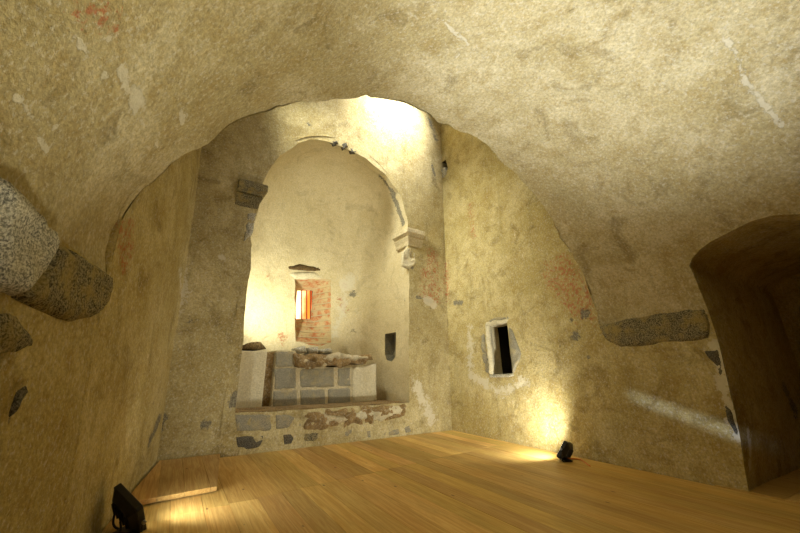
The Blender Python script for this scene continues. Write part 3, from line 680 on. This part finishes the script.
# lintels over the apse window
c0 = apse_map(np.array([apse_px(306, 268)]))[0][0]; LP = Plane(c0 - BACK.n * -.02, c0 + BACK.u); LP.o = V3(c0[0], c0[1], 0); LP.n = BACK.n
t = slab('timber_lintel', LP, [(286, 266.5), (300, 264.5), (316, 267), (326, 267.5), (324, 272), (312, 271.5), (298, 270), (288, 269)], 0.035, M['old_wood'], rag=.02, rough=.02, deep=.35, bev=.04); tag(t, 'dark rough timber lintel above the glowing apse window', 'lintel')
t = slab('stone_lintel', LP, [(287, 273), (305, 272), (326, 274), (331, 279.5), (312, 278.5), (296, 279)], 0.03, M['cream'], rag=.015, rough=.02, deep=.3, bev=.03); tag(t, 'pale plastered stone directly over the apse window opening', 'lintel')

# ------------------------------------------------------------------ capitals: moulded corner blocks on the jambs
def capital(name, label, corner_u, side, z0, z1, front, into, mat, out=0.10):
    """side=+1: opening lies towards -u (right jamb); side=-1: opening lies towards +u (left jamb)"""
    H = z1 - z0; root = empty(name, tuple(BACK.P(corner_u, z0)))
    def loop(off, z, f0=0.0):
        a, b = corner_u - side * off, corner_u + side * front
        return [BACK.P(a, z, off), BACK.P(b, z, off), BACK.P(b, z, -0.12), BACK.P(corner_u + side * .12, z, -0.12), BACK.P(corner_u + side * .12, z, -into), BACK.P(a, z, -into)]
    prof = [(0.0, 0), (0.015, .06), (0.03, .25), (0.06, .42), (0.075, .48), (0.05, .52), (0.05, .56), (0.085, .62), (out, .68)]
    o = loft('moulding', [loop(o_, z0 + H * f) for o_, f in prof], mat, root, bev=0.006)
    o = loft('abacus', [loop(out + .015, z0 + H * .68), loop(out + .03, z0 + H * .72), loop(out + .03, z1 - .015), loop(out + .018, z1)], mat, root, bev=.006)
    rebase(root); return tag(root, label, 'capital', 'capitals of the apse arch')
capital('stone_capital', 'dark moulded stone capital on the left jamb of the apse arch', 0.92, -1, 4.28, 4.80, 0.40, 0.5, M['granite'])
capital('stone_capital', 'pale moulded stone capital on the right jamb of the apse arch', 4.52, 1, 4.30, 4.72, 0.42, 0.55, M['mortar'])
for lab, pix, m in [('ragged stone bared on the left jamb just under the dark capital', [(247, 214), (256, 213), (254, 226), (250, 238), (245, 243), (244, 232)], 'pale_granite')]:
    stone('exposed_stone', lab, BACK, pix, 0.02, M[m], rag=.03, rough=.03)
stone('exposed_stone', 'white ragged lime patch on the right jamb just below the pale capital', BACK, [(403, 252), (409, 248), (415, 254), (415, 264), (409, 269), (403, 266)], 0.004, M['cream'], rag=.03, rough=.03)
for k, q in enumerate([[(332, 141), (337, 140), (339, 144), (334, 145)], [(341, 145), (346, 143.5), (348, 148), (343, 149)], [(350, 148), (355, 147), (357, 152), (352, 153)]]):
    stone('arch_stone', ['leftmost of three dark stones bared along the crown of the apse arch', 'middle one of three dark stones bared along the crown of the apse arch', 'rightmost of three dark stones bared along the crown of the apse arch'][k], BACK, q, 0.03, M['dark_stone'], rag=.03, rough=.03)

# ------------------------------------------------------------------ raised floor panel
pa, pb, pc, pe = ground(137, 501, .06), ground(217, 486.5, .06), ground(219.5, 459, .06), ground(157, 466, .06)
d_ = (pe - pa); d_ = RIGHT.u * -1
pq = [p * np.array([1, 1, 0]) for p in (pa + (pa - pb) * 0.02, pb, pb + (pc - pb) * 1.3, pb + (pc - pb) * 1.3 - BACK.u * 3)]
lim = [LEFT.P(0, 0, 0.03), BACK.P(BACK.L, 0, 0.03)]
pol = clip(pq, BACK.P(0, 0, .03), None, BACK.n); pol = clip(pol, LEFT.P(0, 0, .03), None, LEFT.n * np.array([1, 1, 0]))
pan = empty('raised_floor_panel', tuple(np.mean(np.array(pol), axis=0)))
boards('panel_boards', pol, dR, 0.24, lambda c, i: [], M['panel'], z=0.062, thick=0.045, inset=0.0, gap=.003, parent=pan, tint=(0.8, 1.0))
f0, f1 = pol[0], pol[1]
best = max(((pol[i], pol[(i + 1) % len(pol)]) for i in range(len(pol))), key=lambda e: -abs(((e[0] + e[1]) / 2)[1]))
f0, f1 = best; fd = (f1 - f0) / np.linalg.norm(f1 - f0); fn = V3(fd[1], -fd[0], 0); fn = fn if fn[1] < 0 else -fn
o = loft('front_edge', [[f0 + V3(0, 0, .002), f1 + V3(0, 0, .002), f1 + fn * .03 + V3(0, 0, .002), f0 + fn * .03 + V3(0, 0, .002)], [f0 + V3(0, 0, .064), f1 + V3(0, 0, .064), f1 + fn * .03 + V3(0, 0, .064), f0 + fn * .03 + V3(0, 0, .064)]], M['panel'], pan, bev=.003)
ca = o.data.color_attributes.new('tone', 'FLOAT_COLOR', 'POINT'); ca.data.foreach_set('color', np.tile(np.array([1.15, 1.1, 1.05, 1], np.float32), len(o.data.vertices)))
rebase(pan); tag(pan, 'raised wooden floor panel in the back left corner beside the left wall', 'floor panel')

# ------------------------------------------------------------------ floodlights
def floodlight(label, loc, aim, roll, W, H, cable_pts, cab_mat, energy, cone):
    root = empty('floodlight', loc); aim = Vector(aim).normalized()
    rot = aim.to_track_quat('Z', 'Y').to_matrix() @ Matrix.Rotation(roll, 3, 'Z')
    c = Vector((0, 0, H * 0.55))
    T = lambda x, y, z: tuple(rot @ Vector((x, y, z)) + c)
    rc = lambda w, h, z, r=0.02: [T(x, y, z) for x, y in [(-w + r, -h), (w - r, -h), (w, -h + r), (w, h - r), (w - r, h), (-w + r, h), (-w, h - r), (-w, -h + r)]]
    w, h = W / 2, H / 2
    hs = loft('housing', [rc(w * .62, h * .55, -.075), rc(w * .68, h * .6, -.07), rc(w * .93, h * .93, -.03), rc(w, h, -.025), rc(w, h, .02), rc(w * .97, h * .97, .025)], M['black'], root, bev=.003)
    for k in range(5):
        x = (k - 2) * w * .26
        loft('cooling_fin', [[T(x - .003, -h * .5, -.07), T(x + .003, -h * .5, -.07), T(x + .003, h * .5, -.07), T(x - .003, h * .5, -.07)], [T(x - .003, -h * .45, -.09), T(x + .003, -h * .45, -.09), T(x + .003, h * .45, -.09), T(x - .003, h * .45, -.09)]], M['black'], hs)
    loft('lens', [rc(w * .88, h * .84, .0255, .01), rc(w * .88, h * .84, .029, .01)], LENS, root)
    side = rot @ Vector((1, 0, 0)); sz = Vector((side.x, side.y, 0)).normalized()
    pv0 = c + side * (w + .012); pv1 = c - side * (w + .012); f0 = Vector((pv0.x, pv0.y, .012)); f1 = Vector((pv1.x, pv1.y, .012))
    if f0.z > pv0.z: f0.z = pv0.z
    tube('bracket', [tuple(pv0), tuple(pv0.lerp(f0, .5)), tuple(f0), tuple(f0.lerp(f1, .5)), tuple(f1), tuple(pv1.lerp(f1, .5)), tuple(pv1)], .009, M['black'], root)
    for p in (pv0, pv1): tube('knob', [tuple(p - side * .0), tuple(p + (p - c).normalized() * .012), tuple(p + (p - c).normalized() * .022)], .016, M['steel'], root)
    bx = .07; m = f0.lerp(f1, .5)
    loft('foot', [[(m.x + x, m.y + y, z) for x, y in ((-bx, -bx), (bx, -bx), (bx, bx), (-bx, bx))] for z in (.002, .02)], M['black'], root, bev=.006)
    tube('power_cable', [tuple(Vector(p) - Vector(loc)) if i else T(0, -h * .4, -.085) for i, p in enumerate(cable_pts)], .0085, cab_mat, root)
    tag(root, label, 'floodlight', 'floodlights on the floor')
    ld = bpy.data.lights.new('floodlight_beam', 'SPOT'); ld.energy = energy; ld.spot_size = math.radians(cone); ld.spot_blend = 0.9; ld.shadow_soft_size = 0.07; ld.color = WARM
    lo = bpy.data.objects.new('floodlight_beam', ld); COL.objects.link(lo); lo.location = Vector(loc) + c + aim * 0.06
    lo.rotation_euler = (-aim).to_track_quat('Z', 'Y').to_euler()
    return root
WARM = (1.0, 0.97, 0.80)
k = NT('lit_led_lens'); k.set(k.b.inputs['Emission Color'], (1, .9, .65)); k.b.inputs['Emission Strength'].default_value = 3.0; LENS = k.done((.8, .8, .7), .3)
pf = ground(566, 461)
g = lambda x, y: tuple(ground(x, y, .01))
bk = -RIGHT.u
floodlight('black floodlight with an orange cable at the foot of the right wall', tuple(pf), tuple(bk * 0.9 + V3(0, 0, .5) + RIGHT.n * 0.22), 0.25, 0.33, 0.27,
           [None, g(566, 459), g(574, 458.5), g(581, 459.5), g(586, 463), g(590, 466)], M['cable'], 230, 165)
pfl = ground(126, 532)
floodlight('black floodlight standing against the left wall beside the raised floor panel', (pfl[0], pfl[1], 0), (0.50, 0.75, 0.50), 0.5, 0.36, 0.32,
           [None, g(122, 531), g(116, 536), g(105, 545), g(95, 560)], M['black_cable'], 120, 150)

# ------------------------------------------------------------------ light
def spot(name, loc, tgt, e, col, cone, r=0.1, blend=0.6):
    ld = bpy.data.lights.new(name, 'SPOT'); ld.energy = e; ld.color = col; ld.spot_size = math.radians(cone); ld.spot_blend = blend; ld.shadow_soft_size = r
    o = bpy.data.objects.new(name, ld); COL.objects.link(o); o.location = loc; o.rotation_euler = (Vector(loc) - Vector(tgt)).to_track_quat('Z', 'Y').to_euler(); return o
def area(name, loc, tgt, e, col, sx, sy, spread=180):
    ld = bpy.data.lights.new(name, 'AREA'); ld.energy = e; ld.color = col; ld.shape = 'RECTANGLE'; ld.size = sx; ld.size_y = sy; ld.spread = math.radians(spread)
    o = bpy.data.objects.new(name, ld); COL.objects.link(o); o.location = loc; o.rotation_euler = (Vector(loc) - Vector(tgt)).to_track_quat('Z', 'Y').to_euler(); return o
# assumed spot light out of view, no fixture built, washing the vault
spot('assumed_vault_wash', (0.3, 1.0, 0.25), (1.9, 2.40, 4.6), 1200, (0.98, 1.0, 0.95), 68, .08, 1.0)
spot('vault_side_fill', (-0.5, 1.1, 0.25), (0.4, 2.2, 4.8), 420, (1.0, 0.94, 0.68), 105, .1, 1.0)  # added unseen fill lamp, brightens the left side of the vault
area('upper_wall_fill', tuple(LEFT.P(1.0, 8.0, 0.12)), tuple(RIGHT.P(0.5, 3.2)), 85, (1.0, 0.97, 0.74), 0.6, 0.9, 52)  # added unseen area light that brightens the upper right wall
# assumed lamp hidden behind the left jamb of the apse, no fixture built
spot('assumed_apse_lamp', tuple(BACK.P(1.2, 2.0, -0.16)), tuple(BACK.P(2.25, 3.5, -2.2)), 540, (1.0, 0.98, 0.74), 98, .12, 1.0)
# assumed daylight over the tall part, area light with no roof opening built
area('assumed_roof_light', tuple(BACK.P(4.4, TOP - .15, 1.4)), tuple(BACK.P(3.9, 7.7, 0)), 150, (1.0, 0.98, 0.88), 1.0, 0.7, 78)
# added unseen area light, throws a thin streak across the right wall and passage
s0, s1 = RIGHT.P(*RIGHT.px(632, 396)), RIGHT.P(*RIGHT.px(745, 437))
lp = LEFT.P(5.2, 1.9, .15); o = area('added_streak_light', tuple(lp), tuple((s0 + s1) / 2), 0.30, (0.62, 0.76, 1.0), 1.3, 0.02, 2.4)
zz = Vector(lp - (s0 + s1) / 2).normalized(); xx = Vector(s1 - s0); xx = (xx - zz * xx.dot(zz)).normalized(); yy = zz.cross(xx)
o.rotation_euler = Matrix((xx, yy, zz)).transposed().to_euler()
# added unseen soft fill inside the room, lifts the ambient level
area('room_fill', (1.0, 4.6, 4.0), (0.0, 7, 1.0), 7, (1.0, 0.88, 0.62), 2.5, 1.5)
w = bpy.data.worlds.new('world'); SC.world = w; w.use_nodes = True; w.node_tree.nodes['Background'].inputs[0].default_value = (0.02, 0.02, 0.02, 1)
SC.cycles.max_bounces = 8; SC.cycles.diffuse_bounces = 5
SC.view_settings.view_transform = 'Standard'; SC.view_settings.look = 'None'; SC.view_settings.exposure = 0.0; SC.view_settings.gamma = 1.0; SC.view_settings.use_curve_mapping = False
